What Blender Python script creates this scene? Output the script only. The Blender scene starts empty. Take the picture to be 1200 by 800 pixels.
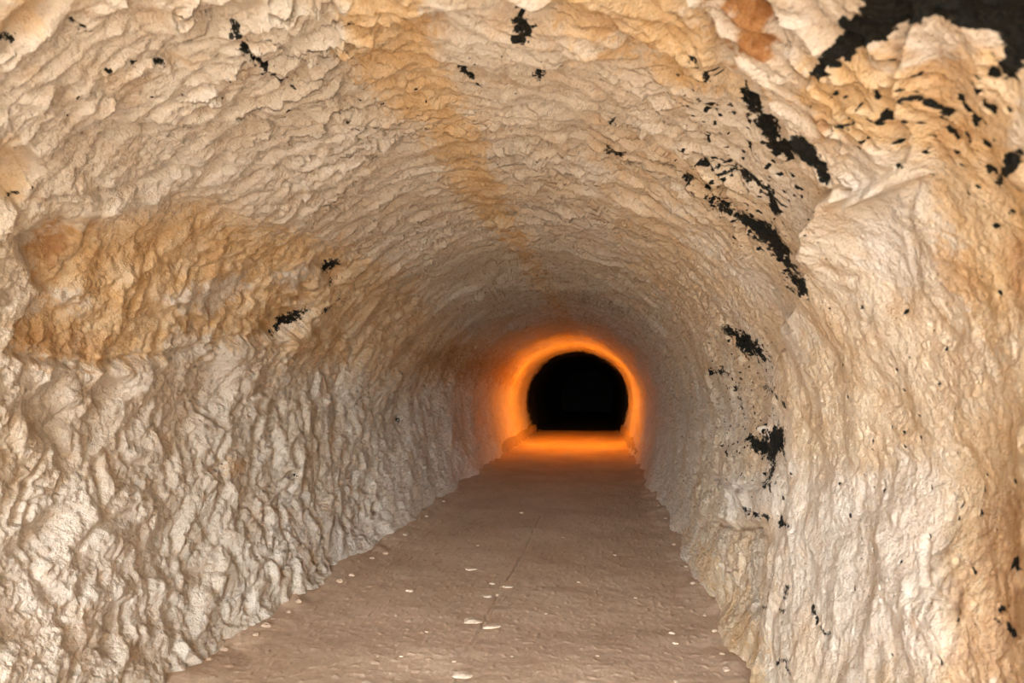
import bpy, bmesh, math, random
import numpy as np
from mathutils import Vector, Matrix

scene = bpy.context.scene
COL = scene.collection
R = math.radians

# ------------------------------------------------------------------ camera
CAM = np.array([0.0, 0.0, 1.5])            # the tunnel runs along +Y, floor at z = 0
F = 800.0                                  # focal length in pixels of a 1200 wide frame
PITCH, YAW = math.atan(55 / F), math.atan(100 / F * math.cos(math.atan(55 / F)))
cam_data = bpy.data.cameras.new('camera')
cam_data.sensor_width = 36.0
cam_data.lens = 36.0 * F / 1200.0
cam_data.clip_start = 0.02
cam_data.dof.use_dof = True
cam_data.dof.focus_distance = 5.0
cam_data.dof.aperture_fstop = 2.8
cam = bpy.data.objects.new('camera', cam_data)
cam.location = CAM
cam.rotation_euler = (math.pi / 2 + PITCH, 0, YAW)
COL.objects.link(cam)
scene.camera = cam

# ------------------------------------------------------------------ world, sun, exposure
world = bpy.data.worlds.new('sky')
scene.world = world
world.use_nodes = True
wn = world.node_tree.nodes
wl = world.node_tree.links
bg = wn['Background']
sky = wn.new('ShaderNodeTexSky')
sky.sky_type = 'NISHITA'
sky.sun_disc = False
sky.sun_elevation = R(38)
sky.sun_rotation = R(150)
sky.air_density = 1.0
sky.dust_density = 2.5
wl.new(sky.outputs[0], bg.inputs['Color'])
bg.inputs['Strength'].default_value = 0.5

def sun(name, direction, strength, angle, color=(1, 1, 1)):
    d = bpy.data.lights.new(name, 'SUN')
    d.energy, d.angle, d.color = strength, R(angle), color
    o = bpy.data.objects.new(name, d)
    o.rotation_euler = Vector(direction).to_track_quat('-Z', 'Y').to_euler()
    o.location = (0, -6, 4)
    COL.objects.link(o)
    return o

sun('sun', (0.25, 0.62, -0.80), 34.0, 1.0, (0.92, 0.97, 1.0))          # lights the ground before the mouth
sun('bore_fill', (0.05, 1.0, -0.12), 11.5, 40, (0.93, 0.97, 1.0))        # added soft fill light, shining down the bore

vs = scene.view_settings
scene.display_settings.display_device = 'sRGB'
vs.view_transform = 'Standard'
vs.look = 'None'
vs.exposure = 0.31
vs.gamma = 1.0
vs.use_curve_mapping = False
try:
    scene.cycles.max_bounces = 10
    scene.cycles.diffuse_bounces = 8
    scene.cycles.use_denoising = True
except Exception:
    pass

# ------------------------------------------------------------------ noise
_rng = np.random.RandomState(7)
_perm = _rng.permutation(256).astype(np.int32)
_perm = np.concatenate([_perm, _perm, _perm])
_g = _rng.normal(size=(256, 3)).astype(np.float32)
_g /= np.linalg.norm(_g, axis=1, keepdims=True)

def perlin(x, y, z):
    x, y, z = [np.asarray(a, np.float32) for a in (x, y, z)]
    xi, yi, zi = np.floor(x), np.floor(y), np.floor(z)
    xf, yf, zf = x - xi, y - yi, z - zi
    xi, yi, zi = xi.astype(np.int32) & 255, yi.astype(np.int32) & 255, zi.astype(np.int32) & 255
    fu, fv, fw = [t * t * t * (t * (t * 6 - 15) + 10) for t in (xf, yf, zf)]
    out = np.zeros_like(x)
    for dx in (0, 1):
        wx = fu if dx else 1 - fu
        px = _perm[xi + dx]
        for dy in (0, 1):
            wy = fv if dy else 1 - fv
            py = _perm[px + yi + dy]
            for dz in (0, 1):
                h = _perm[py + zi + dz] & 255
                g = _g[h]
                out += wx * wy * (fw if dz else 1 - fw) * (g[..., 0] * (xf - dx) + g[..., 1] * (yf - dy) + g[..., 2] * (zf - dz))
    return out * 1.7

def perlin2(x, y, k=0.37):
    x, y = np.asarray(x, np.float32), np.asarray(y, np.float32)
    xi, yi = np.floor(x), np.floor(y)
    xf, yf = x - xi, y - yi
    xi, yi = xi.astype(np.int32) & 255, yi.astype(np.int32) & 255
    fu, fv = [t * t * t * (t * (t * 6 - 15) + 10) for t in (xf, yf)]
    kk = int(k * 1000) & 255
    out = np.zeros_like(x)
    for dx in (0, 1):
        wx = fu if dx else 1 - fu
        px = _perm[xi + dx]
        for dy in (0, 1):
            h = _perm[_perm[px + yi + dy] + kk] & 255
            a = h * (2 * math.pi / 256)
            out += wx * (fv if dy else 1 - fv) * (np.cos(a) * (xf - dx) + np.sin(a) * (yf - dy))
    return out * 1.5

def fbm3(x, y, z, octaves=4, gain=0.5, lac=2.03):
    o, a = 0, 1.0
    for i in range(octaves):
        o = o + a * perlin(x + 13.1 * i, y - 7.7 * i, z + 3.3 * i)
        x, y, z, a = x * lac, y * lac, z * lac, a * gain
    return o

def fbm2(x, y, octaves=4, gain=0.5, lac=2.03, k=0.11):
    o, a = 0, 1.0
    for i in range(octaves):
        o = o + a * perlin2(x, y, k + 0.013 * i)
        x, y, a = x * lac + 5.3, y * lac - 2.9, a * gain
    return o

def sstep(a, b, x):
    t = np.clip((x - a) / (b - a), 0, 1)
    return t * t * (3 - 2 * t)

# ------------------------------------------------------------------ image pixel coordinates of points on the tunnel
cy_, sy_, cp_, sp_ = math.cos(YAW), math.sin(YAW), math.cos(PITCH), math.sin(PITCH)
RIGHT = np.array([cy_, sy_, 0.0])
FWD = np.array([-sy_ * cp_, cy_ * cp_, sp_])
UP = np.array([sy_ * sp_, -cy_ * sp_, cp_])

def to_pixels(P):  # camera projection; rock shapes and stains are placed in these image pixels
    """image pixel coordinates of surface points, projected through the camera"""
    d = P - CAM
    z = d @ FWD
    ok = z > 0.25
    zz = np.where(ok, z, 1.0)
    u = 600 + F * (d @ RIGHT) / zz
    v = 400 - F * (d @ UP) / zz
    return np.where(ok, u, -9999), np.where(ok, v, -9999)

def floor_point(u, v):
    d = RIGHT * ((u - 600) / F) + UP * ((400 - v) / F) + FWD
    t = -CAM[2] / d[2]
    return CAM + d * t

def seg_dist(u, v, pts, closed):
    best = np.full(u.shape, 1e9, np.float32)
    n = len(pts)
    for i in range(n if closed else n - 1):
        ax, ay = pts[i]
        bx, by = pts[(i + 1) % n]
        ex, ey = bx - ax, by - ay
        t = np.clip(((u - ax) * ex + (v - ay) * ey) / (ex * ex + ey * ey + 1e-9), 0, 1)
        best = np.minimum(best, (u - ax - t * ex) ** 2 + (v - ay - t * ey) ** 2)
    return np.sqrt(best)

def poly_sd(u, v, pts):
    """signed distance, positive inside"""
    d = seg_dist(u, v, pts, True)
    inside = np.zeros(u.shape, bool)
    n = len(pts)
    for i in range(n):
        ax, ay = pts[i]
        bx, by = pts[(i + 1) % n]
        c = (ay > v) != (by > v)
        with np.errstate(divide='ignore', invalid='ignore'):
            xx = (bx - ax) * (v - ay) / (by - ay + 1e-12) + ax
        inside ^= c & (u < xx)
    return np.where(inside, d, -d)

class PixelChart:
    def __init__(self, u, v):
        self.u, self.v = u.astype(np.float32), v.astype(np.float32)
    def box(self, pts, pad):
        p = np.array(pts)
        lo, hi = p.min(0) - pad, p.max(0) + pad
        return np.nonzero((self.u > lo[0]) & (self.u < hi[0]) & (self.v > lo[1]) & (self.v < hi[1]))
    def poly(self, pts, pad=30):
        ix = self.box(pts, pad)
        return ix, poly_sd(self.u[ix], self.v[ix], pts)
    def line(self, pts, pad=30):
        ix = self.box(pts, pad)
        return ix, seg_dist(self.u[ix], self.v[ix], pts, False)
    def ell(self, cx, cy, a, b, rot=0, reach=1.6):
        m = max(a, b) * reach
        ix = self.box([(cx - m, cy - m), (cx + m, cy + m)], 0)
        c, s = math.cos(R(rot)), math.sin(R(rot))
        du, dv = self.u[ix] - cx, self.v[ix] - cy
        return ix, np.sqrt(((du * c + dv * s) / a) ** 2 + ((-du * s + dv * c) / b) ** 2)

# ------------------------------------------------------------------ tunnel profile
X0, ZS, AX, BZ, FOOT, DEEP = -0.66, 1.2, 1.68, 1.54, 1.44, -0.14
Y_MOUTH, Y_ROCK, Y_END, Y_STRIP = -2.4, 24.6, 44.0, 18.2

def profile(n):
    t = np.linspace(math.pi, 0, 1500)
    arch = np.stack([AX * np.cos(t), ZS + BZ * np.sin(t)], 1)
    q = np.linspace(0, 1, 500)[1:]
    low = np.stack([AX - (AX - FOOT) * q ** 1.7, ZS + (DEEP - ZS) * q], 1)
    pts = np.concatenate([(low * [-1, 1])[::-1], arch, low])
    s = np.concatenate([[0], np.cumsum(np.linalg.norm(np.diff(pts, axis=0), axis=1))])
    si = np.linspace(0, s[-1], n)
    p = np.stack([np.interp(si, s, pts[:, 0]), np.interp(si, s, pts[:, 1])], 1)
    tg = np.gradient(p, axis=0)
    tg /= np.linalg.norm(tg, axis=1, keepdims=True)
    nrm = np.stack([tg[:, 1], -tg[:, 0]], 1)      # towards the axis
    p[:, 0] += X0
    return p, nrm, si - s[-1] / 2

def depth_rows():
    rows = list(np.linspace(Y_MOUTH, 0.8, 34))
    y = 0.8
    while y < Y_ROCK:
        y += min(max(y * y / 1080.0, 0.0045), 0.055)
        rows.append(min(y, Y_ROCK))
    return np.array(rows)

NC = 1240
P2, N2, S = profile(NC)
YR = depth_rows()
NR = len(YR)
Xg = np.broadcast_to(P2[:, 0], (NR, NC))
Zg = np.broadcast_to(P2[:, 1], (NR, NC))
Yg = np.broadcast_to(YR[:, None], (NR, NC))
BASE = np.stack([Xg, Yg, Zg], 2).astype(np.float64)
NRM = np.stack([np.broadcast_to(N2[:, 0], (NR, NC)), np.zeros((NR, NC)), np.broadcast_to(N2[:, 1], (NR, NC))], 2)
SS = np.broadcast_to(S, (NR, NC)).astype(np.float32)      # arc length, 0 at the crown, + to the right
YY = Yg.astype(np.float32)
px, py, pz = [BASE[..., i].astype(np.float32) for i in range(3)]

# --- the big shape of the rock: inward is positive -----------------------------------------
disp = np.zeros((NR, NC), np.float32)
disp += 0.050 * perlin(px * 0.8, py * 0.7, pz * 0.8 + 4)
disp += 0.035 * perlin(px * 1.7 + 9, py * 1.6, pz * 1.7)
ch = PixelChart(*to_pixels(BASE + NRM * disp[..., None]))  # the shapes below are laid out in image coordinates
wob = 9 * perlin(px * 5, py * 5, pz * 5) + 5 * perlin(px * 12, py * 12, pz * 12)

def mass(pts, amount, soft, fade=None):
    ix, sd = ch.poly(pts, soft + 20)
    m = sstep(-soft, soft, sd + wob[ix])
    if fade is not None:
        m = m * fade(ch.u[ix], ch.v[ix])
    disp[ix] += amount * m

def dent(cx, cy, a, b, rot, amount, hard=0.6):
    ix, r = ch.ell(cx, cy, a, b, rot)
    disp[ix] += amount * (1 - sstep(hard, 1.35, r + wob[ix] / 40))

# right-hand mass that stands proud of the bore, its free edge running down the wall
mass([(985, 215), (968, 260), (955, 350), (930, 440), (918, 520), (922, 600), (917, 700), (920, 830), (1400, 830), (1400, -300), (1090, -300), (1090, 180)],
     0.125, 5, lambda u, v: 1 - 0.75 * sstep(930, 1150, u))
# hanging block in the top right corner
mass([(840, -60), (880, 20), (905, 70), (940, 135), (962, 185), (1010, 200), (1045, 218), (1085, 195), (1120, 180), (1400, 180), (1400, -200), (840, -200)],
     0.085, 8, lambda u, v: 1 - sstep(1060, 1120, u))
dent(1035, 290, 55, 85, -10, -0.05, 0.2)
dent(1085, 640, 40, 120, 0, 0.035, 0.2)
dent(1010, 560, 45, 150, 8, 0.03, 0.2)
dent(960, 640, 30, 130, 0, 0.025, 0.2)
dent(1130, 720, 40, 90, 15, 0.03, 0.2)
dent(870, 545, 42, 40, 0, 0.06, 0.3)
dent(862, 590, 34, 26, 0, 0.05, 0.3)
dent(868, 655, 40, 45, 0, 0.05, 0.3)
dent(878, 740, 32, 36, 0, 0.04, 0.3)
dent(935, 590, 28, 30, 0, 0.03, 0.3)
# the cleft behind that free edge
ix, d_ = ch.line([(950, 345), (926, 430), (910, 500), (911, 560), (915, 600), (917, 640), (910, 690), (909, 740), (913, 830)])
disp[ix] -= 0.10 * (1 - sstep(2, 9, d_ + 0.3 * wob[ix])) * sstep(-0.5, 0.5, perlin(px[ix] * 3, py[ix] * 3, pz[ix] * 3) + 0.25)
for pts_, dep, wid in (([(30, 420), (110, 430), (190, 418), (270, 402), (330, 392)], 0.03, 7), ([(255, 412), (222, 440), (232, 480), (262, 500)], 0.035, 5),
                       ([(405, 395), (380, 430), (392, 470)], 0.025, 5), ([(60, 520), (35, 560), (20, 610)], 0.03, 6), ([(300, 500), (296, 560), (276, 620)], 0.02, 5),
                       ([(120, 160), (200, 140), (300, 128), (400, 140)], 0.03, 6), ([(60, 235), (150, 225), (210, 200), (300, 190)], 0.03, 6),
                       ([(410, 120), (480, 160), (560, 155), (640, 165)], 0.015, 5), ([(740, 110), (800, 150), (850, 210), (880, 300)], 0.03, 6),
                       ([(1085, 200), (1080, 260), (1095, 340), (1130, 400)], 0.010, 9), 
                       ([(1110, 640), (1120, 690), (1150, 720)], 0.018, 6), ([(845, 560), (880, 575), (905, 566)], 0.03, 5), ([(842, 610), (870, 620), (912, 612)], 0.035, 5)):
    ix, d_ = ch.line(pts_)
    disp[ix] -= dep * (1 - sstep(0.2 * wid, wid, d_ + 0.25 * wob[ix]))
# ledges across the roof near the mouth
mass([(380, -120), (400, 40), (470, 45), (530, 58), (590, 72), (650, 70), (700, 52), (760, 40), (800, 70), (850, 90), (840, -120)], 0.04, 8)
mass([(-60, 180), (60, 168), (130, 135), (230, 130), (330, 125), (400, 140), (395, 60), (330, -20), (-60, -60)], 0.035, 9)
mass([(-60, 165), (20, 165), (38, 200), (20, 235), (-60, 240)], -0.12, 8)
# broken-away ochre hollow on the left haunch
OCH = [(32, 290), (60, 264), (120, 262), (172, 250), (205, 232), (250, 232), (300, 264), (335, 272), (410, 292), (430, 315), (385, 330),
       (350, 368), (325, 392), (270, 402), (215, 385), (190, 415), (110, 428), (15, 415), (20, 380), (60, 345), (38, 315)]
mass(OCH, -0.045, 8)
dent(60, 285, 34, 26, -20, -0.05, 0.4)
dent(268, 348, 20, 26, 20, -0.04, 0.4)
dent(300, 345, 14, 12, 0, -0.035, 0.4)
dent(190, 300, 16, 30, 35, -0.02, 0.4)
dent(150, 330, 26, 16, 0, 0.02, 0.3)
dent(230, 345, 50, 18, -18, 0.035, 0.3)
dent(90, 350, 26, 12, -15, 0.035, 0.3)
dent(338, 381, 22, 12, -25, -0.10, 0.5)
dent(382, 312, 13, 8, -20, -0.07, 0.5)
dent(352, 395, 18, 14, 0, 0.04, 0.4)
mass([(385, 318), (410, 330), (360, 372), (330, 384)], -0.05, 5)
dent(245, 455, 28, 34, 15, -0.045, 0.4)
dent(60, 490, 28, 40, 20, -0.05, 0.4)
dent(135, 458, 22, 14, -30, -0.05, 0.4)
dent(300, 460, 22, 34, 10, 0.03, 0.3)
dent(250, 500, 24, 34, 0, 0.03, 0.3)
dent(180, 560, 30, 26, -20, -0.03, 0.3)
dent(45, 625, 40, 14, -35, -0.04, 0.3)
dent(140, 735, 14, 36, 10, -0.05, 0.4)
dent(160, 690, 50, 14, -10, 0.03, 0.4)
dent(545, 560, 8, 14, 10, -0.06, 0.4)
dent(440, 595, 5, 8, 0, -0.05, 0.5)
dent(468, 492, 4, 5, 0, -0.05, 0.5)
dent(345, 556, 6, 5, 0, -0.05, 0.5)
dent(255, 547, 10, 5, -20, -0.04, 0.5)
# the foot of the wall spreads towards the floor
disp += (0.10 * np.exp(-(np.clip(pz, 0, 9) / 0.16)) * (0.6 + 0.45 * perlin(px * 2, py * 1.4, pz * 2))).astype(np.float32)

# --- image coordinates taken again on that shape, for placing colour ------------------------------------------------------
ch = PixelChart(*to_pixels(BASE + NRM * disp[..., None]))

# --- detail of the surface ----------------------------------------------------------------
ang = SS / 1.62
w_left = sstep(-0.45, -0.95, ang + 0.10 * perlin(px * 2, py * 2, pz * 2))
w_right = sstep(0.60, 1.05, ang + 0.10 * perlin(px * 2 + 5, py * 2, pz * 2))
w_top = 1 - np.maximum(w_left, w_right)
near_r = w_right * sstep(4.6, 3.2, YY)
wx = perlin(px * 4, py * 4, pz * 4)
wy = perlin(px * 4 + 31, py * 4, pz * 4)
far = sstep(5.0, 11.0, YY)

def billow(a, k):
    soft = 0.10 if a > 15 else 0.04
    return -soft * 0.6 + np.sqrt(soft * soft + np.square(perlin(px * a + 0.7 * wx + k, py * a * 0.9 + 0.7 * wy, pz * a * 0.74 + 0.5 * wx))) - 0.28

lump = 0.040 * billow(4.2, 3.1) + 0.034 * billow(8.2, 17.7) + 0.009 * billow(19.0, 41.0)
lump = lump + 0.005 * billow(38.0, 77.0)
disp_left = lump * (1 - 0.35 * far) + 0.016 * fbm3(px * 2.6, py * 2.6, pz * 2.6, 3)
# ripples of the pick, long across the bore and short along it
tilt = YY + 0.16 * SS * np.sign(-SS)
r1 = perlin2(SS / 0.50 + 0.8 * wx, tilt / 0.125 + 0.6 * wy, 0.21)
r2 = perlin2(SS / 0.24 + 0.8 * wy, tilt / 0.058 + 0.6 * wx, 0.47)
r3 = perlin2(SS / 0.10 + wx, tilt / 0.028 + 0.6 * wy, 0.66)
disp_top = 0.034 * (r1 - 0.4 * np.abs(r1)) + 0.024 * (r2 + 0.5 * np.abs(r2)) + 0.010 * r3 + 0.014 * billow(3.4, 8.0)
def plates(step, slant, k, warp):
    ph = (YY + slant * SS) / step + warp * fbm2(SS / 0.55, YY / 0.35, 4, 0.55, k=k)
    return (ph - np.floor(ph)) ** 1.5
ledge = plates(0.30, 0.10, 0.31, 1.3) * sstep(-0.2, 0.4, perlin(px * 1.3, py * 1.1, pz * 1.3 + 7))
ledge2 = plates(0.13, -0.08, 0.57, 1.5) * sstep(-0.1, 0.5, perlin(px * 2.0 + 4, py * 1.7, pz * 2.0))
disp_top = disp_top + 0.034 * ledge + 0.020 * ledge2
strat = perlin2(SS / 0.5 + 0.9 * wx, (YY + 0.25 * SS) / 0.16 + 0.9 * wy, 0.83)
disp_right = 0.016 * (1 - 0.8 * near_r) * strat + 0.6 * lump * (1 - near_r) + near_r * (0.026 * perlin(px * 3.0 + 3, py * 3.0, pz * 2.0) + 0.020 * billow(2.6, 66.0) + 0.006 * billow(8.0, 12.0) + 0.012 * fbm3(px * 5, py * 5, pz * 5 + 9, 3)) + (1 - 0.85 * near_r) * (0.006 * r2 + 0.020 * ledge + 0.010 * ledge2)
foot = 0.30 + 0.70 * sstep(0.02, 0.35, pz)
foot = foot + (1 - foot) * 0.6 * w_left * (1 - far)
disp += foot * (w_left * disp_left + w_top * disp_top + w_right * disp_right)
rough = 0.0105 * perlin(px * 27, py * 27, pz * 27) + 0.0075 * perlin(px * 51, py * 51, pz * 51) + 0.0045 * perlin(px * 97, py * 97, pz * 97)
disp += rough * (1.0 - 0.72 * near_r - 0.50 * w_top - 0.35 * w_left) * (1 - 0.3 * far)
hollows = sstep(0.38, 0.62, perlin(px * 14 + 3, py * 14, pz * 14))
pits = sstep(0.55, 0.75, perlin(px * 30 + 3, py * 30, pz * 30)) * near_r
disp -= 0.010 * hollows * (1 - 0.7 * near_r) + 0.008 * pits

# --- stains of the stone --------------------------------------------------------------------
n1 = perlin(px * 9, py * 9, pz * 9)
n2 = perlin(px * 22, py * 22, pz * 22)
n3 = perlin(px * 55, py * 55, pz * 55)
frac = n1 + 0.7 * n2 + 0.9 * n3
black = np.zeros((NR, NC), np.float32)
patch_id = np.zeros((NR, NC), np.int16)
ochre = np.zeros((NR, NC), np.float32)
rust = np.zeros((NR, NC), np.float32)
pale = np.zeros((NR, NC), np.float32)

def put(arr, ix, m):
    arr[ix] = np.maximum(arr[ix], m)

def crust(pts, rag, soft=2.0, bias=0.0, pid=0, line=None):
    ix, sd = ch.poly(pts, 30) if line is None else ch.line(pts, 30)
    if line is not None:
        sd = line - sd
    m = sstep(-10, 10, sd + rag * frac[ix] + bias - 0.8)
    new = m > black[ix]
    put(black, ix, m)
    if pid:
        sub = patch_id[ix]
        sub[new & (m > 0.5)] = pid
        patch_id[ix] = sub

crust([(958, 62), (985, 46), (1004, 18), (1010, -30), (1260, -40), (1260, 62), (1200, 70), (1188, 92), (1166, 84), (1174, 58), (1158, 34),
       (1120, 24), (1085, 24), (1052, 30), (1030, 46), (1004, 58), (988, 72), (972, 86), (956, 80)], 11, pid=1)
crust([(866, 104), (888, 103), (905, 135), (916, 160), (944, 166), (972, 190), (971, 212), (960, 208), (955, 196), (932, 186), (910, 181), (896, 162), (880, 130)], 5, pid=2)
crust([(832, 226), (858, 238), (885, 255), (908, 272), (928, 308), (949, 345), (946, 353), (935, 345), (915, 312), (895, 288), (868, 258), (845, 246)], 5, pid=3)
crust([(846, 376), (870, 384), (890, 398), (903, 426), (885, 420), (866, 408), (850, 392)], 7, bias=-1, pid=4)
crust([(878, 508), (895, 514), (903, 500), (918, 497), (923, 520), (912, 532), (904, 542), (886, 530), (875, 515)], 5, pid=5)
crust([(906, 535), (902, 552), (898, 570)], 3, line=2.5)
crust([(916, 500), (922, 512), (918, 535)], 4, line=3.0)
crust([(602, 18), (611, 8), (615, 24), (624, 34), (618, 44), (613, 62), (606, 52), (598, 42), (605, 30)], 8, pid=6)
crust([(628, 78), (642, 84), (634, 92), (624, 90)], 4)
crust([(318, 392), (324, 372), (345, 361), (366, 362), (352, 372), (334, 381)], 4, pid=7)  # darkness inside the hole, painted black over its dent
crust([(372, 316), (380, 306), (399, 303), (396, 311), (380, 318)], 3, pid=8)  # shade of the small nick, painted over its dent
crust([(352, 368), (380, 362), (398, 352)], 5, line=1.0)
crust([(385, 330), (400, 322)], 5, line=1.5)
crust([(276, 30), (288, 50), (303, 68), (322, 84), (330, 88)], 6, line=3.0, pid=10)
crust([(330, 88), (370, 118), (415, 145)], 6, line=-0.5)
crust([(834, 184), (856, 196), (880, 206), (902, 226), (908, 246)], 6, line=4.0, pid=11)
crust([(800, 202), (822, 214), (850, 236)], 6, line=2.0)
crust([(815, 66), (828, 88), (835, 108)], 7, line=2.5)
crust([(820, 112), (840, 128), (862, 128)], 7, line=1.5)
crust([(702, 126), (718, 132), (724, 146)], 5, line=2.0)
crust([(714, 168), (732, 174)], 4, line=2.0)
crust([(705, 96), (732, 90)], 4, line=1.0)
crust([(540, 72), (552, 84), (560, 96)], 5, line=2.0)
crust([(1152, 236), (1168, 214), (1188, 198), (1204, 168)], 8, line=5.0, pid=9)
crust([(1166, 268), (1178, 256)], 7, line=3.0)
crust([(1030, 110), (1056, 116), (1084, 108)], 6, line=1.5)
crust([(905, 100), (945, 104)], 6, line=1.0)
crust([(982, 145), (996, 143)], 6, line=3.0)
crust([(874, 598), (900, 606), (924, 614)], 6, line=1.0)  # darkness of the low cracks painted in, here and on the next few lines
crust([(912, 612), (925, 616)], 3, line=3.5)
crust([(918, 684), (917, 700)], 4, line=2.0)
crust([(896, 712), (916, 714)], 4, line=1.5)
crust([(908, 776), (926, 774), (924, 796)], 4, line=2.0)
crust([(948, 712), (958, 728), (966, 742)], 4, line=3.0)
crust([(836, 436), (850, 436)], 6, line=3.0)
crust([(894, 452), (908, 462), (918, 474)], 4, line=1.5)
crust([(848, 520), (852, 530)], 5, line=2.0)
crust([(866, 448), (866, 462), (870, 476)], 5, line=0.8)
crust([(1184, 656), (1190, 664)], 6, line=4.0)
crust([(1160, 726), (1185, 744)], 7, line=2.0)
crust([(466, 490), (470, 495)], 2, line=2.2)  # painted dark of a small hole
crust([(82, 26), (96, 30)], 4, line=2.0)
crust([(0, 228), (14, 222), (34, 218)], 4, line=2.0)
crust([(-10, 38), (14, 46)], 3, line=2.5)
crust([(184, 72), (190, 74)], 3, line=1.5)
crust([(344, 560), (346, 556)], 2, line=3.0)  # painted dark inside a small pit
crust([(248, 548), (262, 543)], 3, line=1.2)  # painted dark inside a narrow pit

def speckle(pts, thr, soft=35, scale=26.0, seed=0.0):
    ix, sd = ch.poly(pts, soft + 5)
    q = perlin(px[ix] * scale + seed, py[ix] * scale, pz[ix] * scale) + 0.45 * n3[ix]
    lim = thr + 0.6 * (1 - sstep(-soft, soft, sd))
    put(black, ix, sstep(lim, lim + 0.10, q))

speckle([(960, 70), (1200, 60), (1200, 300), (1140, 260), (1080, 200), (1000, 190), (960, 130)], 0.40, seed=3, scale=34.0)
speckle([(790, 60), (870, 90), (970, 220), (950, 360), (860, 300), (790, 200)], 0.47, seed=9, scale=34.0)
speckle([(830, 380), (920, 380), (930, 620), (840, 560)], 0.52, 25, seed=17, scale=36.0)
speckle([(940, 320), (1200, 300), (1200, 800), (960, 800)], 0.74, 40, 34, 29)
speckle([(1120, 560), (1200, 540), (1200, 800), (1140, 800)], 0.62, 30, 22, 33)
speckle([(0, 0), (700, 0), (700, 160), (0, 160)], 0.80, 40, 30, 41)

def wash(arr, pts, amount, soft, rag, pad=60, pid=0):
    ix, sd = ch.poly(pts, pad)
    if pid:
        sub = patch_id[ix]
        sub[(sd + 4 * n1[ix] > 0) & (sub == 0)] = pid
        patch_id[ix] = sub
    put(arr, ix, amount * sstep(-soft, soft, sd + rag * frac[ix]))

# cream and tan bedding over the right half
cream = sstep(-0.1, 0.9, ang + 0.35 * n1) * (0.18 + 0.40 * sstep(-0.3, 0.5, perlin2(SS / 0.9, (YY + .3 * SS) / 0.5, 0.3)))
ochre = np.maximum(ochre, cream.astype(np.float32) * sstep(14, 5, YY))
wash(ochre, OCH, 0.95, 12, 14, pid=12)
wash(ochre, [(396, -30), (480, -30), (528, 92), (566, 165), (606, 262), (655, 348), (664, 374), (648, 356), (590, 276), (540, 236), (500, 158), (440, 110), (396, 60)], 0.95, 10, 13, pid=13)
wash(ochre, [(560, 180), (596, 250), (640, 330), (668, 400), (650, 352), (600, 285), (550, 210)], 0.9, 8, 8)
wash(ochre, [(380, 296), (455, 305), (530, 385), (600, 412), (604, 452), (500, 446), (400, 436), (330, 425), (300, 405), (345, 380)], 0.80, 22, 18)
wash(ochre, [(800, 625), (840, 640), (870, 690), (890, 730), (905, 830), (860, 830), (830, 700)], 0.85, 12, 14, pid=15)
wash(ochre, [(650, -30), (800, -30), (860, 60), (900, 120), (800, 110), (740, 60), (660, 50)], 0.95, 18, 22)
wash(rust, [(690, 20), (730, 15), (740, 40), (700, 45)], 0.4, 12, 16)
wash(rust, [(1040, 60), (1130, 50), (1150, 120), (1060, 110)], 0.35, 20, 24)
wash(ochre, [(940, 60), (1200, 60), (1200, 220), (1090, 190), (1000, 180), (930, 120)], 0.95, 18, 22)
wash(ochre, [(1090, 180), (1240, 180), (1240, 420), (1150, 420), (1100, 330)], 0.9, 20, 26)
wash(ochre, [(0, -20), (60, -20), (40, 30), (0, 30)], 0.7, 12, 14)
wash(ochre, [(100, 70), (180, 95), (170, 125), (120, 120)], 0.6, 12, 16)
wash(ochre, [(196, 62), (236, 70), (226, 84), (200, 80)], 0.6, 8, 10)
wash(ochre, [(20, 725), (110, 715), (110, 770), (30, 770)], 0.6, 14, 16)
wash(ochre, [(264, 540), (290, 540), (288, 552), (268, 552)], 0.8, 6, 8)
wash(ochre, [(1040, 455), (1100, 450), (1095, 475), (1050, 475)], 0.8, 8, 10)
wash(rust, [(836, -30), (882, -30), (908, 42), (902, 62), (872, 64), (858, 30)], 1.0, 8, 17, pid=14)
wash(rust, [(944, 128), (966, 134), (982, 158), (960, 154)], 0.7, 8, 9)
wash(rust, [(1090, 290), (1130, 285), (1140, 340), (1110, 360)], 0.35, 14, 14)
wash(rust, [(1170, 290), (1210, 270), (1210, 370), (1180, 365)], 0.6, 14, 14)
wash(rust, [(36, 290), (62, 266), (84, 270), (78, 300), (56, 318)], 0.65, 8, 10)
wash(ochre, [(-30, 165), (20, 165), (36, 195), (20, 232), (-30, 235)], 0.8, 10, 12)
wash(rust, [(20, 385), (120, 395), (110, 425), (20, 415)], 0.45, 12, 14)
wash(rust, [(1090, 150), (1140, 140), (1150, 165), (1100, 180)], 0.5, 10, 14)
wash(rust, [(480, 408), (600, 418), (600, 446), (500, 440)], 0.55, 12, 12)
wash(rust, [(1120, 720), (1160, 600), (1240, 560), (1240, 830), (1130, 830)], 0.55, 22, 34)
wash(ochre, [(1090, 560), (1140, 420), (1240, 400), (1240, 830), (1080, 830)], 0.75, 26, 34)
wash(ochre, [(950, 320), (1020, 380), (1060, 520), (1000, 560), (945, 450)], 0.6, 26, 34)
wash(ochre, [(690, 140), (790, 220), (850, 330), (860, 460), (800, 420), (740, 300)], 0.65, 24, 30)
wash(pale, [(190, 352), (240, 335), (285, 322), (290, 335), (250, 365), (210, 360)], 0.9, 8, 10)
wash(pale, [(66, 345), (98, 335), (104, 358), (76, 368)], 0.8, 7, 8)
wash(pale, [(320, 322), (370, 305), (372, 320), (330, 335)], 0.8, 6, 8)
wash(pale, [(0, 80), (300, 90), (420, 200), (300, 235), (100, 240), (0, 150)], 0.5, 30, 30)
wash(pale, [(560, 100), (680, 110), (680, 150), (600, 145)], 0.7, 18, 18)
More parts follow.
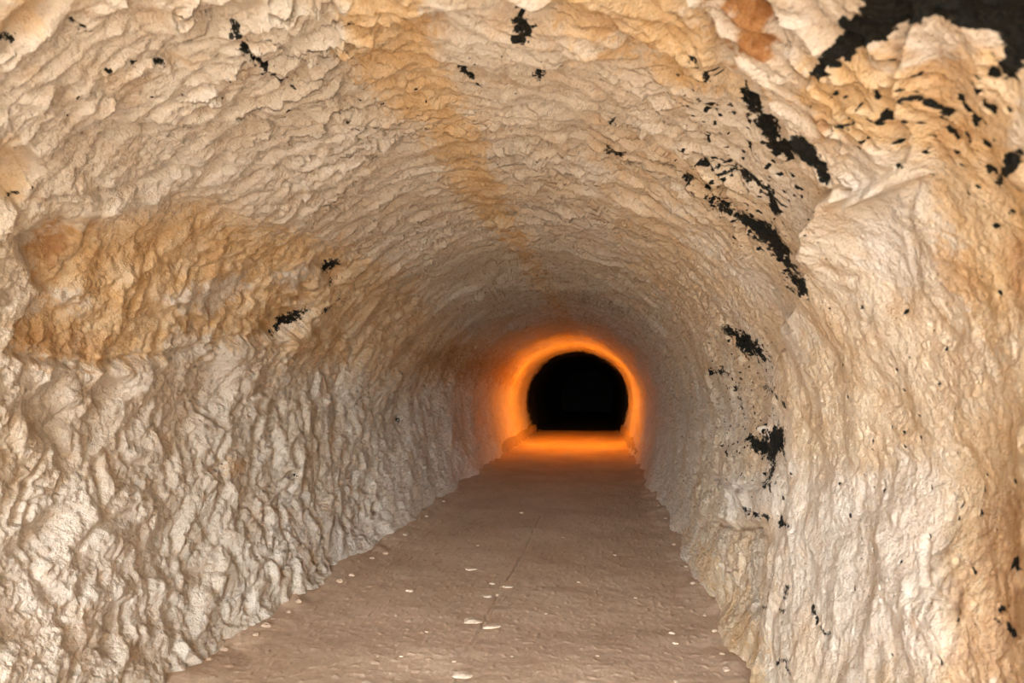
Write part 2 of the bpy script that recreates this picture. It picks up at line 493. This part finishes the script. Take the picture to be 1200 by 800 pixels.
wash(pale, [(880, 0), (960, 0), (940, 60), (910, 50)], 0.7, 12, 12)
wash(pale, [(990, 165), (1060, 180), (1040, 205), (1000, 195)], 0.7, 10, 10)
wash(pale, [(1000, 200), (1070, 225), (1085, 330), (1050, 340), (1000, 260)], 0.7, 14, 14)
wash(pale, [(930, 560), (1100, 540), (1120, 760), (1000, 790), (940, 700)], 0.6, 26, 26)
wash(pale, [(845, 555), (905, 560), (905, 600), (850, 600)], 0.7, 10, 10)
wash(pale, [(0, 600), (170, 600), (200, 700), (120, 790), (0, 800)], 0.6, 30, 30)
wash(pale, [(235, 440), (300, 430), (310, 520), (240, 520)], 0.5, 16, 16)
# where a pale crust sits, the ochre is covered
ochre *= (1 - 0.75 * pale)

# black growths and the painted dark of holes and cracks have a slightly sunken, crusted relief
disp -= 0.006 * black
# shallow groove added in the rock to hide the strip and narrow its glow
J = int(np.argmin(np.abs(YR - Y_STRIP)))
YG = float(YR[J])
disp = disp * (1 - 0.5 * sstep(1.6, 0.2, np.abs(YY - YG)))
disp += np.where(YY < YG - 0.01, 0.055 * sstep(YG - 1.3, YG - 0.05, YY), np.where(YY > YG + 0.06, 0.03 * sstep(YG + 1.5, YG + 0.05, YY), 0)).astype(np.float32)
disp[-1, :] = 0
black = np.maximum(black, (0.8 * sstep(20.8, 24.2, YY + 0.5 * n1)).astype(np.float32))  # rock colour painted darker where the orange light falls off

POS = BASE + NRM * disp[..., None]
POS[..., 0] = np.where(YY > Y_ROCK - 1e-4, BASE[..., 0], POS[..., 0])

# ------------------------------------------------------------------ materials
def new_mat(name):
    m = bpy.data.materials.new(name)
    m.use_nodes = True
    nt = m.node_tree
    b = nt.nodes['Principled BSDF']
    b.inputs['Specular IOR Level'].default_value = 0.25
    return m, nt, b

def node(nt, kind, **kw):
    n = nt.nodes.new(kind)
    for k, v in kw.items():
        setattr(n, k, v)
    return n

def noise_node(nt, coord, scale, detail=4, rough=0.55, stretch=None):
    n = node(nt, 'ShaderNodeTexNoise')
    n.inputs['Scale'].default_value = scale
    n.inputs['Detail'].default_value = detail
    n.inputs['Roughness'].default_value = rough
    if stretch:
        mp = node(nt, 'ShaderNodeMapping')
        mp.inputs['Scale'].default_value = stretch
        nt.links.new(coord, mp.inputs['Vector'])
        nt.links.new(mp.outputs[0], n.inputs['Vector'])
    else:
        nt.links.new(coord, n.inputs['Vector'])
    return n.outputs['Fac']

def mixc(nt, fac, a, b):
    n = node(nt, 'ShaderNodeMix', data_type='RGBA')
    for v, sock in ((fac, n.inputs[0]), (a, n.inputs[6]), (b, n.inputs[7])):
        if isinstance(v, (int, float)):
            sock.default_value = v
        elif isinstance(v, tuple):
            sock.default_value = (*v, 1)
        else:
            nt.links.new(v, sock)
    return n.outputs[2]

def ramp(nt, v, lo, hi, a=0.0, b=1.0):
    n = node(nt, 'ShaderNodeMapRange', interpolation_type='SMOOTHSTEP')
    nt.links.new(v, n.inputs[0])
    for i, x in enumerate((lo, hi, a, b)):
        n.inputs[1 + i].default_value = x
    return n.outputs[0]

def math_node(nt, op, a, b):
    n = node(nt, 'ShaderNodeMath', operation=op)
    for i, v in enumerate((a, b)):
        if isinstance(v, (int, float)):
            n.inputs[i].default_value = v
        else:
            nt.links.new(v, n.inputs[i])
    return n.outputs[0]

def bump(nt, b, h, strength, distance):
    n = node(nt, 'ShaderNodeBump')
    n.inputs['Strength'].default_value = strength
    n.inputs['Distance'].default_value = distance
    nt.links.new(h, n.inputs['Height'])
    nt.links.new(n.outputs[0], b.inputs['Normal'])

def limestone():
    m, nt, b = new_mat('limestone')
    geo = node(nt, 'ShaderNodeTexCoord').outputs['Object']
    att = node(nt, 'ShaderNodeAttribute', attribute_name='stain')  # its black channel also holds the painted fall-off past the orange light
    sep = node(nt, 'ShaderNodeSeparateColor')
    nt.links.new(att.outputs['Color'], sep.inputs[0])
    a_black, a_ochre, a_rust, a_pale = sep.outputs[0], sep.outputs[1], sep.outputs[2], att.outputs['Alpha']
    nA = noise_node(nt, geo, 1.6, 5, 0.6)
    nB = noise_node(nt, geo, 7.0, 6, 0.65)
    nC = noise_node(nt, geo, 32.0, 5, 0.7)
    nD = noise_node(nt, geo, 120.0, 3, 0.7)
    base = mixc(nt, ramp(nt, nA, 0.36, 0.66), (0.78, 0.735, 0.66), (0.71, 0.63, 0.52))
    base = mixc(nt, ramp(nt, nB, 0.48, 0.72, 0, 0.7), base, (0.60, 0.465, 0.32))
    base = mixc(nt, ramp(nt, nC, 0.52, 0.72, 0, 0.75), base, (0.48, 0.365, 0.25))
    base = mixc(nt, ramp(nt, nC, 0.46, 0.22, 0, 0.55), base, (0.88, 0.85, 0.80))
    oc = mixc(nt, ramp(nt, nB, 0.35, 0.68), (0.78, 0.585, 0.34), (0.64, 0.415, 0.20))
    oc = mixc(nt, ramp(nt, nC, 0.45, 0.75, 0, 0.6), oc, (0.82, 0.68, 0.46))
    base = mixc(nt, math_node(nt, 'MULTIPLY', a_ochre, ramp(nt, nB, 0.2, 0.6, 0.55, 1.0)), base, oc)
    base = mixc(nt, math_node(nt, 'MULTIPLY', a_pale, ramp(nt, nC, 0.3, 0.6, 0.9, 0.5)), base, (0.82, 0.785, 0.735))
    base = mixc(nt, a_rust, base, mixc(nt, ramp(nt, nC, 0.35, 0.7), (0.34, 0.15, 0.055), (0.56, 0.31, 0.13)))
    # fine grain
    base = mixc(nt, ramp(nt, nD, 0.54, 0.72, 0, 0.42), base, (0.34, 0.255, 0.18))
    nE = noise_node(nt, geo, 46.0, 7, 0.78)
    e = math_node(nt, 'ADD', a_black, math_node(nt, 'MULTIPLY', math_node(nt, 'SUBTRACT', nE, 0.5), 1.9))
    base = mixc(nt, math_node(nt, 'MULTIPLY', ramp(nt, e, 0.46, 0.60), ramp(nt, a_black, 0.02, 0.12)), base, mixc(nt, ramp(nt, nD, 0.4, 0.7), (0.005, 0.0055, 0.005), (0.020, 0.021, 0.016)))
    nt.links.new(base, b.inputs['Base Color'])
    b.inputs['Roughness'].default_value = 0.88
    h = math_node(nt, 'ADD', math_node(nt, 'MULTIPLY', nC, 1.0), math_node(nt, 'MULTIPLY', nD, 0.35))
    bump(nt, b, h, 1.0, 0.022)
    return m

def dirt():
    m, nt, b = new_mat('packed_earth')
    geo = node(nt, 'ShaderNodeTexCoord').outputs['Object']
    nA = noise_node(nt, geo, 1.1, 5, 0.6)
    nB = noise_node(nt, geo, 9.0, 6, 0.7)
    nC = noise_node(nt, geo, 110.0, 4, 0.75)
    base = mixc(nt, ramp(nt, nA, 0.35, 0.68), (0.56, 0.425, 0.31), (0.47, 0.345, 0.245))
    base = mixc(nt, ramp(nt, nB, 0.50, 0.75, 0, 0.6), base, (0.32, 0.22, 0.15))
    base = mixc(nt, ramp(nt, nB, 0.42, 0.25, 0, 0.5), base, (0.50, 0.36, 0.25))
    base = mixc(nt, ramp(nt, nC, 0.58, 0.74, 0, 0.6), base, (0.66, 0.54, 0.42))
    base = mixc(nt, ramp(nt, nC, 0.42, 0.26, 0, 0.6), base, (0.25, 0.17, 0.115))
    nt.links.new(base, b.inputs['Base Color'])
    b.inputs['Roughness'].default_value = 0.95
    h = math_node(nt, 'ADD', nB, math_node(nt, 'MULTIPLY', nC, 0.5))
    bump(nt, b, h, 0.8, 0.007)
    return m

def plain(name, c1, c2, scale, rough=0.85):
    m, nt, b = new_mat(name)
    geo = node(nt, 'ShaderNodeTexCoord').outputs['Object']
    n = noise_node(nt, geo, scale, 5, 0.65)
    nt.links.new(mixc(nt, ramp(nt, n, 0.3, 0.7), c1, c2), b.inputs['Base Color'])
    b.inputs['Roughness'].default_value = rough
    bump(nt, b, n, 0.4, 0.01)
    return m

M_LIME, M_DIRT = limestone(), dirt()
M_DARK = plain('unlit_black', (0.012, 0.013, 0.016), (0.020, 0.020, 0.022), 6)  # near-black colour stands in for the lack of light in the passage
M_KERB = plain('worn_concrete', (0.50, 0.40, 0.30), (0.36, 0.28, 0.21), 9)
M_STONE = plain('pale_stone', (0.60, 0.50, 0.39), (0.50, 0.40, 0.30), 40)
M_RUBBLE = plain('earthy_stone', (0.55, 0.43, 0.32), (0.38, 0.27, 0.19), 40)
M_CAP = plain('dark_plastic', (0.03, 0.03, 0.03), (0.05, 0.05, 0.05), 20, 0.5)
M_EARTH = plain('sunlit_earth', (0.50, 0.40, 0.29), (0.40, 0.31, 0.22), 2)

def glow():
    m = bpy.data.materials.new('orange_glow')
    m.use_nodes = True
    b = m.node_tree.nodes['Principled BSDF']
    b.inputs['Base Color'].default_value = (0.8, 0.35, 0.1, 1)
    b.inputs['Emission Color'].default_value = (1.0, 0.28, 0.014, 1)
    b.inputs['Emission Strength'].default_value = 250.0
    return m
M_GLOW = glow()

# ------------------------------------------------------------------ builders
def tag(o, label=None, cat=None, group=None, kind=None):
    if label: o['label'] = label
    if cat: o['category'] = cat
    if group: o['group'] = group
    if kind: o['kind'] = kind
    return o

def grid_normals(Pg):
    du = np.gradient(Pg, axis=1)
    dv = np.gradient(Pg, axis=0)
    n = np.cross(du, dv)
    return n / (np.linalg.norm(n, axis=2, keepdims=True) + 1e-12)

def mesh_from(name, verts, quads, mat, attr=None, normals=None, parent=None):
    me = bpy.data.meshes.new(name)
    nv, nf = len(verts), len(quads)
    me.vertices.add(nv)
    me.vertices.foreach_set('co', verts.astype(np.float32).ravel())
    me.loops.add(nf * 4)
    me.loops.foreach_set('vertex_index', quads.astype(np.int32).ravel())
    me.polygons.add(nf)
    me.polygons.foreach_set('loop_start', np.arange(0, nf * 4, 4, dtype=np.int32))
    me.polygons.foreach_set('use_smooth', np.ones(nf, bool))
    me.update(calc_edges=True)
    if attr is not None:
        a = me.attributes.new('stain', 'FLOAT_COLOR', 'POINT')
        a.data.foreach_set('color', attr.astype(np.float32).ravel())
    if normals is not None:
        me.normals_split_custom_set_from_vertices(normals.astype(np.float32))
    me.materials.append(mat)
    o = bpy.data.objects.new(name, me)
    COL.objects.link(o)
    if parent: o.parent = parent
    return o

VF = POS.reshape(-1, 3)
NF = grid_normals(POS)
if (NF[NR // 2, NC // 2] @ NRM[NR // 2, NC // 2]) < 0: NF, FLIP = -NF, True
else: FLIP = False
NF = NF.reshape(-1, 3)
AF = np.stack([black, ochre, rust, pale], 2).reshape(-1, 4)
ii = np.arange(NR * NC).reshape(NR, NC)
Q = np.stack([ii[:-1, :-1], ii[:-1, 1:], ii[1:, 1:], ii[1:, :-1]], 2)
if FLIP: Q = Q[..., ::-1]
fang = (ang[:-1, :-1] + 0.12 * perlin(px * 1.5, py * 1.5, pz * 1.5)[:-1, :-1])
side = np.where(fang < -0.80, 0, np.where(fang > 0.62, 2, 1))
fpid = np.minimum.reduce([patch_id[:-1, :-1], patch_id[:-1, 1:], patch_id[1:, 1:], patch_id[1:, :-1]])

def pick(name, mask, parent=None):
    q = Q[mask]
    used, inv = np.unique(q.ravel(), return_inverse=True)
    return mesh_from(name, VF[used], inv.reshape(-1, 4), M_LIME, AF[used], NF[used], parent)

WALLS = [('wall_left', 'rough hewn pale limestone tunnel wall with knobbly lumps and an ochre hollow', 'wall'),
         ('ceiling', 'rippled pale limestone tunnel vault with a tan streak along its crown', 'ceiling'),
         ('wall_right', 'cream limestone tunnel wall with black patches and a smooth bulging near face', 'wall')]
shell = []
for k, (name, label, cat) in enumerate(WALLS):
    o = tag(pick(name, (side == k) & (fpid == 0)), label, cat, kind='structure')
    shell.append(o)
PATCHES = {1: ('black_patch', 'broad black crust across the top corner above the hanging block'), 2: ('black_patch', 'thick black streak below the hanging block'),
           3: ('black_patch', 'long slanting black streak, lower of the two thick ones'), 4: ('black_patch', 'broken black patch midway down the wall'),
           5: ('black_patch', 'black blot on the lower wall with a tail below it'), 6: ('black_patch', 'small black blot on the roof beside the tan streak'),
           7: ('black_hollow', 'black hollow at the end of the ochre area'), 8: ('black_hollow', 'small black nick above the black hollow'),
           9: ('black_patch', 'black blots at the nearest edge of the wall'), 10: ('black_patch', 'thin broken black line on the pale roof'),
           11: ('black_patch', 'thin black streak between the two thick ones'), 12: ('ochre_patch', 'broken-away ochre hollow'),
           13: ('tan_streak', 'tan streak running along the crown'), 14: ('rust_patch', 'rust-brown stain beside the hanging block'),
           15: ('ochre_patch', 'ochre stain above the foot of the wall')}
for p, (name, label) in PATCHES.items():
    m = fpid == p
    if not m.any(): continue
    k = int(np.bincount(side[m], minlength=3).argmax())
    pick(name, m, shell[k])['label'] = label

# ------------------------------------------------------------------ floor
def floor_mesh():
    rows = [Y_MOUTH + i * 0.25 for i in range(20)]
    y = rows[-1]
    while y < Y_ROCK:
        y += min(max(y * y / 1500.0, 0.006), 0.06)
        rows.append(min(y, Y_ROCK))
    ys = np.array(rows)
    xs = np.linspace(X0 - 1.75, X0 + 1.75, 620)
    X, Y = np.meshgrid(xs, ys)
    X32, Y32 = X.astype(np.float32), Y.astype(np.float32)
    z = 0.010 * fbm2(X32 / 0.7, Y32 / 0.7, 3, k=0.2) + 0.0018 * fbm2(X32 / 0.10, Y32 / 0.10, 4, 0.7, k=0.5)
    e = np.abs(X32 - X0) + 0.05 * fbm2(X32 / .3, Y32 / .3, 2, k=.7)
    z += 0.07 * sstep(1.22, 1.55, e) * (0.7 + 0.6 * perlin2(X32 / 0.4, Y32 / 0.4, 0.9))
    z += 0.010 * np.clip(perlin2(X32 / 0.05, Y32 / 0.05, 0.33) - 0.35, 0, 1)
    joint = [floor_point(*p)[:2] for p in [(528, 806), (545, 768), (562, 738), (574, 714), (588, 690), (600, 672), (610, 655), (622, 630), (634, 604)]]
    jd = seg_dist(X32 + 0.012 * fbm2(X32 / .12, Y32 / .12, 3, k=.4), Y32, joint, False)
    z -= 0.010 * (1 - sstep(0.004, 0.016, jd)) * sstep(-0.35, 0.05, perlin2(X32 / .3, Y32 / .3, .6) + .2)
    P = np.stack([X, Y, z], 2)
    n = grid_normals(P)
    n *= np.sign(n[..., 2:3])
    idx = np.arange(X.size).reshape(X.shape)
    q = np.stack([idx[:-1, :-1], idx[:-1, 1:], idx[1:, 1:], idx[1:, :-1]], 2).reshape(-1, 4)
    o = mesh_from('floor', P.reshape(-1, 3), q, M_DIRT, None, n.reshape(-1, 3))
    tag(o, 'packed brown earth path with a thin joint along its middle', 'floor', kind='structure')
    return P
FLOOR = floor_mesh()

def floor_z(x, y):
    j = np.argmin(np.abs(FLOOR[:, 0, 1] - y))
    i = np.argmin(np.abs(FLOOR[0, :, 0] - x))
    return float(FLOOR[j, i, 2])

def box_mesh(name, x0, x1, y0, y1, z0, z1, mat):
    bm = bmesh.new()
    bmesh.ops.create_cube(bm, size=1, matrix=Matrix.Translation(((x0 + x1) / 2, (y0 + y1) / 2, (z0 + z1) / 2)) @ Matrix.Diagonal((x1 - x0, y1 - y0, z1 - z0, 1)))
    me = bpy.data.meshes.new(name)
    bm.to_mesh(me); bm.free()
    me.materials.append(mat)
    o = bpy.data.objects.new(name, me)
    COL.objects.link(o)
    return o

# ground outside the mouth, in the sun
o = box_mesh('ground', -25, 25, -40, Y_MOUTH, -0.3, -0.02, M_EARTH)
tag(o, 'sunlit earth outside the tunnel mouth', 'ground', kind='structure')

# ------------------------------------------------------------------ the dark passage beyond the light
def passage():
    p, n, s = profile(120)
    p = p + n * 0.02
    ys = np.linspace(Y_ROCK - 0.15, Y_END, 40)
    ys[1] = ys[0]
    P = np.stack([np.broadcast_to(p[:, 0], (40, 120)), np.broadcast_to(ys[:, None], (40, 120)), np.broadcast_to(p[:, 1], (40, 120))], 2)
    nn = np.stack([np.broadcast_to(n[:, 0], (40, 120)), np.zeros((40, 120)), np.broadcast_to(n[:, 1], (40, 120))], 2)
    P = P + nn * (0.03 * perlin(P[..., 0], P[..., 1], P[..., 2]))[..., None]
    P[0] -= nn[0] * 0.4
    idx = np.arange(4800).reshape(40, 120)
    q = np.stack([idx[:-1, :-1], idx[:-1, 1:], idx[1:, 1:], idx[1:, :-1]], 2)
    if FLIP: q = q[..., ::-1]
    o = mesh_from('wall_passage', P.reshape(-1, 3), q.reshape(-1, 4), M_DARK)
    tag(o, 'vault of the dark passage beyond the orange light, coloured as unlit', 'wall', kind='structure')
    tag(box_mesh('floor_passage', X0 - 1.7, X0 + 1.7, Y_ROCK, Y_END, -0.2, 0.0, M_DARK), 'floor of the dark passage beyond the orange light, coloured as unlit', 'floor', kind='structure')
    tag(box_mesh('wall_back', X0 - 1.9, X0 + 1.9, Y_END, Y_END + 0.2, -0.2, 3.0, M_DARK), 'added end wall of the dark passage, coloured as unlit', 'wall', kind='structure')  # end cap added to shut out light, near black in colour
passage()

# ------------------------------------------------------------------ kerbs along the far walls
def kerb(name, sgn, label):
    ys = np.linspace(12.5, Y_ROCK - 1.0, 60)
    sec = [(FOOT + 0.22, -0.05), (FOOT + 0.22, 0.27), (FOOT + 0.04, 0.27), (FOOT + 0.02, 0.25), (FOOT - 0.03, 0.03), (FOOT - 0.03, -0.05)]
    V = []
    for y in ys:
        for (a, z) in sec:
            w = 0.012 * math.sin(y * 3.1) + 0.008 * math.sin(y * 7.7)
            g = min(1.0, (y - 12.5) / 4.0)
            V.append((X0 + sgn * (a + w + 0.10 * (1 - g)), y, z * g - 0.04 * (1 - g) + 0.01 * math.sin(y * 2.3)))
    n = len(sec)
    Fq = []
    for r in range(len(ys) - 1):
        for c in range(n - 1):
            f = [r * n + c, r * n + c + 1, (r + 1) * n + c + 1, (r + 1) * n + c]
            Fq.append(f if sgn > 0 else f[::-1])
    Fq.append(list(range(n)))
    me = bpy.data.meshes.new(name)
    me.from_pydata(V, [], Fq)
    me.materials.append(M_KERB)
    me.update()
    o = bpy.data.objects.new(name, me)
    COL.objects.link(o)
    tag(o, label, 'kerb', kind='structure')
kerb('trim_1', -1, 'low stone kerb along the foot of the far wall, left of the orange light')
kerb('trim_2', 1, 'low stone kerb along the foot of the far wall, right of the orange light')

# ------------------------------------------------------------------ the orange light strip
def light_strip():
    root = bpy.data.objects.new('light_strip', None)
    root.location = (X0, Y_STRIP, 0)
    COL.objects.link(root)
    tag(root, 'glowing orange light strip arching around the far tunnel wall', 'light')
    j = J
    cut = 0.45
    sel = [i for i in range(0, NC, 6) if POS[j, i, 2] > cut]
    pts = np.array([BASE[j, i] + NRM[j, i] * (disp[j, i] + 0.014) for i in sel])
    pts[:, 1] = YG + 0.02
    pts -= np.array(root.location)
    def tube(name, path, r, mat, seg=8):
        V, Fc = [], []
        path = np.asarray(path)
        tg = np.gradient(path, axis=0)
        for p, t in zip(path, tg):
            t = Vector(t).normalized()
            b = Vector((0, 1, 0))
            a = t.cross(b).normalized()
            for q in range(seg):
                w = 2 * math.pi * q / seg
                V.append(Vector(p) + (a * math.cos(w) + b * math.sin(w)) * r)
        n = len(path)
        for i in range(n - 1):
            for q in range(seg):
                Fc.append((i * seg + q, i * seg + (q + 1) % seg, (i + 1) * seg + (q + 1) % seg, (i + 1) * seg + q))
        Fc.append(tuple(range(seg))[::-1]); Fc.append(tuple((n - 1) * seg + q for q in range(seg)))
        me = bpy.data.meshes.new(name)
        me.from_pydata(V, [], Fc)
        for pl in me.polygons: pl.use_smooth = True
        me.materials.append(mat)
        o = bpy.data.objects.new(name, me)
        COL.objects.link(o)
        o.parent = root
        return o
    tube('light_tube', pts, 0.010, M_GLOW)
    tube('end_cap', [pts[0] + (pts[0] - pts[1]) * t for t in (-0.4, 0.4, 1.2)], 0.024, M_CAP)
    tube('end_cap', [pts[-1] + (pts[-1] - pts[-2]) * t for t in (-0.4, 0.4, 1.2)], 0.024, M_CAP)
light_strip()

# ------------------------------------------------------------------ stones on the path
rnd = random.Random(5)
def stone(name, u, v, w_px, mat, label, group=None, flat=0.3, rot=None):
    c = floor_point(u, v)
    size = w_px / F * float((c - CAM) @ FWD)
    bm = bmesh.new()
    bmesh.ops.create_icosphere(bm, subdivisions=2, radius=0.5)
    sx, sy_s = 1.0, rnd.uniform(0.55, 0.9)
    off = rnd.uniform(0, 100)
    for vt in bm.verts:
        p = vt.co.copy()
        k = 1 + 0.30 * float(perlin(p.x * 2.2 + off, p.y * 2.2, p.z * 2.2)) + 0.12 * float(perlin(p.x * 5 + off, p.y * 5, p.z * 5))
        vt.co = Vector((p.x * k * sx, p.y * k * sy_s, max(p.z * k, -0.35) * flat)) * size
    me = bpy.data.meshes.new(name)
    bm.to_mesh(me); bm.free()
    me.materials.append(mat)
    o = bpy.data.objects.new(name, me)
    zmin = min(vv.co.z for vv in me.vertices)
    o.location = (c[0], c[1], floor_z(c[0], c[1]) - zmin * 0.5)
    o.rotation_euler = (0, 0, rnd.uniform(-0.5, 0.5) if rot is None else rot)
    COL.objects.link(o)
    tag(o, label, 'stone', group)
    return o

G1 = 'pale flat stones in the middle of the path'
stone('flat_stone', 542, 791, 24, M_STONE, 'pale flat stone nearest the mouth beside the joint in the earth path', G1, 0.25)
stone('flat_stone', 554, 727, 22, M_STONE, 'pale flat stone just left of the joint, the larger of two lying side by side', G1, 0.25)
stone('flat_stone', 576, 734, 22, M_STONE, 'pale flat stone just right of the joint, facing another across it', G1, 0.22)
stone('flat_stone', 571, 698, 12, M_STONE, 'small pale flat stone left of the joint, lowest of a cluster of three', G1, 0.25)
stone('flat_stone', 595, 688, 13, M_STONE, 'small pale flat stone right of the joint in a cluster of three', G1, 0.25)
stone('flat_stone', 577, 684, 8, M_STONE, 'smallest pale flat stone, at the far end of a cluster of three', G1, 0.3)
stone('flat_stone', 552, 667, 14, M_STONE, 'pale flat stone lying alone beyond the cluster of three', G1, 0.2)
stone('flat_stone', 430, 799, 14, M_STONE, 'pale flat stone at the bottom edge of the path near the knobbly wall', G1, 0.2)
G2 = 'small pale chips scattered on the path'
chip_spots = [(678, 682, 5), (787, 741, 8), (792, 753, 7), (611, 601, 4), (532, 776, 5), (480, 693, 9), (640, 720, 4), (700, 770, 5),
              (720, 650, 4), (500, 740, 5), (660, 630, 3), (745, 700, 4), (600, 770, 4), (470, 770, 5), (560, 640, 4), (792, 797, 6)]
ORD = ['nearest', 'second', 'third', 'fourth', 'fifth', 'sixth', 'seventh', 'eighth', 'ninth', 'tenth', 'eleventh', 'twelfth', 'thirteenth', 'fourteenth', 'fifteenth']
def nth(i):
    return ORD[0] + ' to the mouth' if i == 0 else ORD[i] + ' from the mouth'
def row(spots, name, mat, text, group, flat):
    for i, (u, v, w) in enumerate(sorted(spots, key=lambda t: -t[1])):
        stone(name, u, v, w, mat, text % nth(i), group, flat)
row([c for c in chip_spots if c[0] > 740], 'stone_chip', M_STONE, 'small pale chip on the path near the smooth cream wall, %s', G2, 0.45)
row([c for c in chip_spots if c[0] < 505], 'stone_chip', M_STONE, 'small pale chip on the path near the knobbly wall, %s', G2, 0.45)
row([c for c in chip_spots if 505 <= c[0] <= 740], 'stone_chip', M_STONE, 'small pale chip out in the middle of the path, %s', G2, 0.45)
row([(262, 764, 10), (300, 748, 8), (338, 722, 7), (350, 712, 9), (312, 738, 12), (398, 684, 9), (412, 676, 8), (436, 655, 6), (452, 648, 7), (474, 628, 6), (500, 606, 5),
     (225, 782, 12), (245, 778, 7), (320, 730, 6), (520, 590, 4)], 'loose_stone', M_RUBBLE, 'earth-brown lump at the foot of the knobbly wall, %s', 'loose stones along the foot of the knobbly wall', 0.6)
row([(852, 788, 9), (838, 742, 8), (826, 722, 6), (812, 690, 7), (804, 668, 5), (790, 640, 5), (846, 770, 6), (780, 612, 4), (772, 594, 4)],
    'loose_stone', M_RUBBLE, 'earth-brown lump at the foot of the smooth cream wall, %s', 'loose stones along the foot of the smooth wall', 0.6)
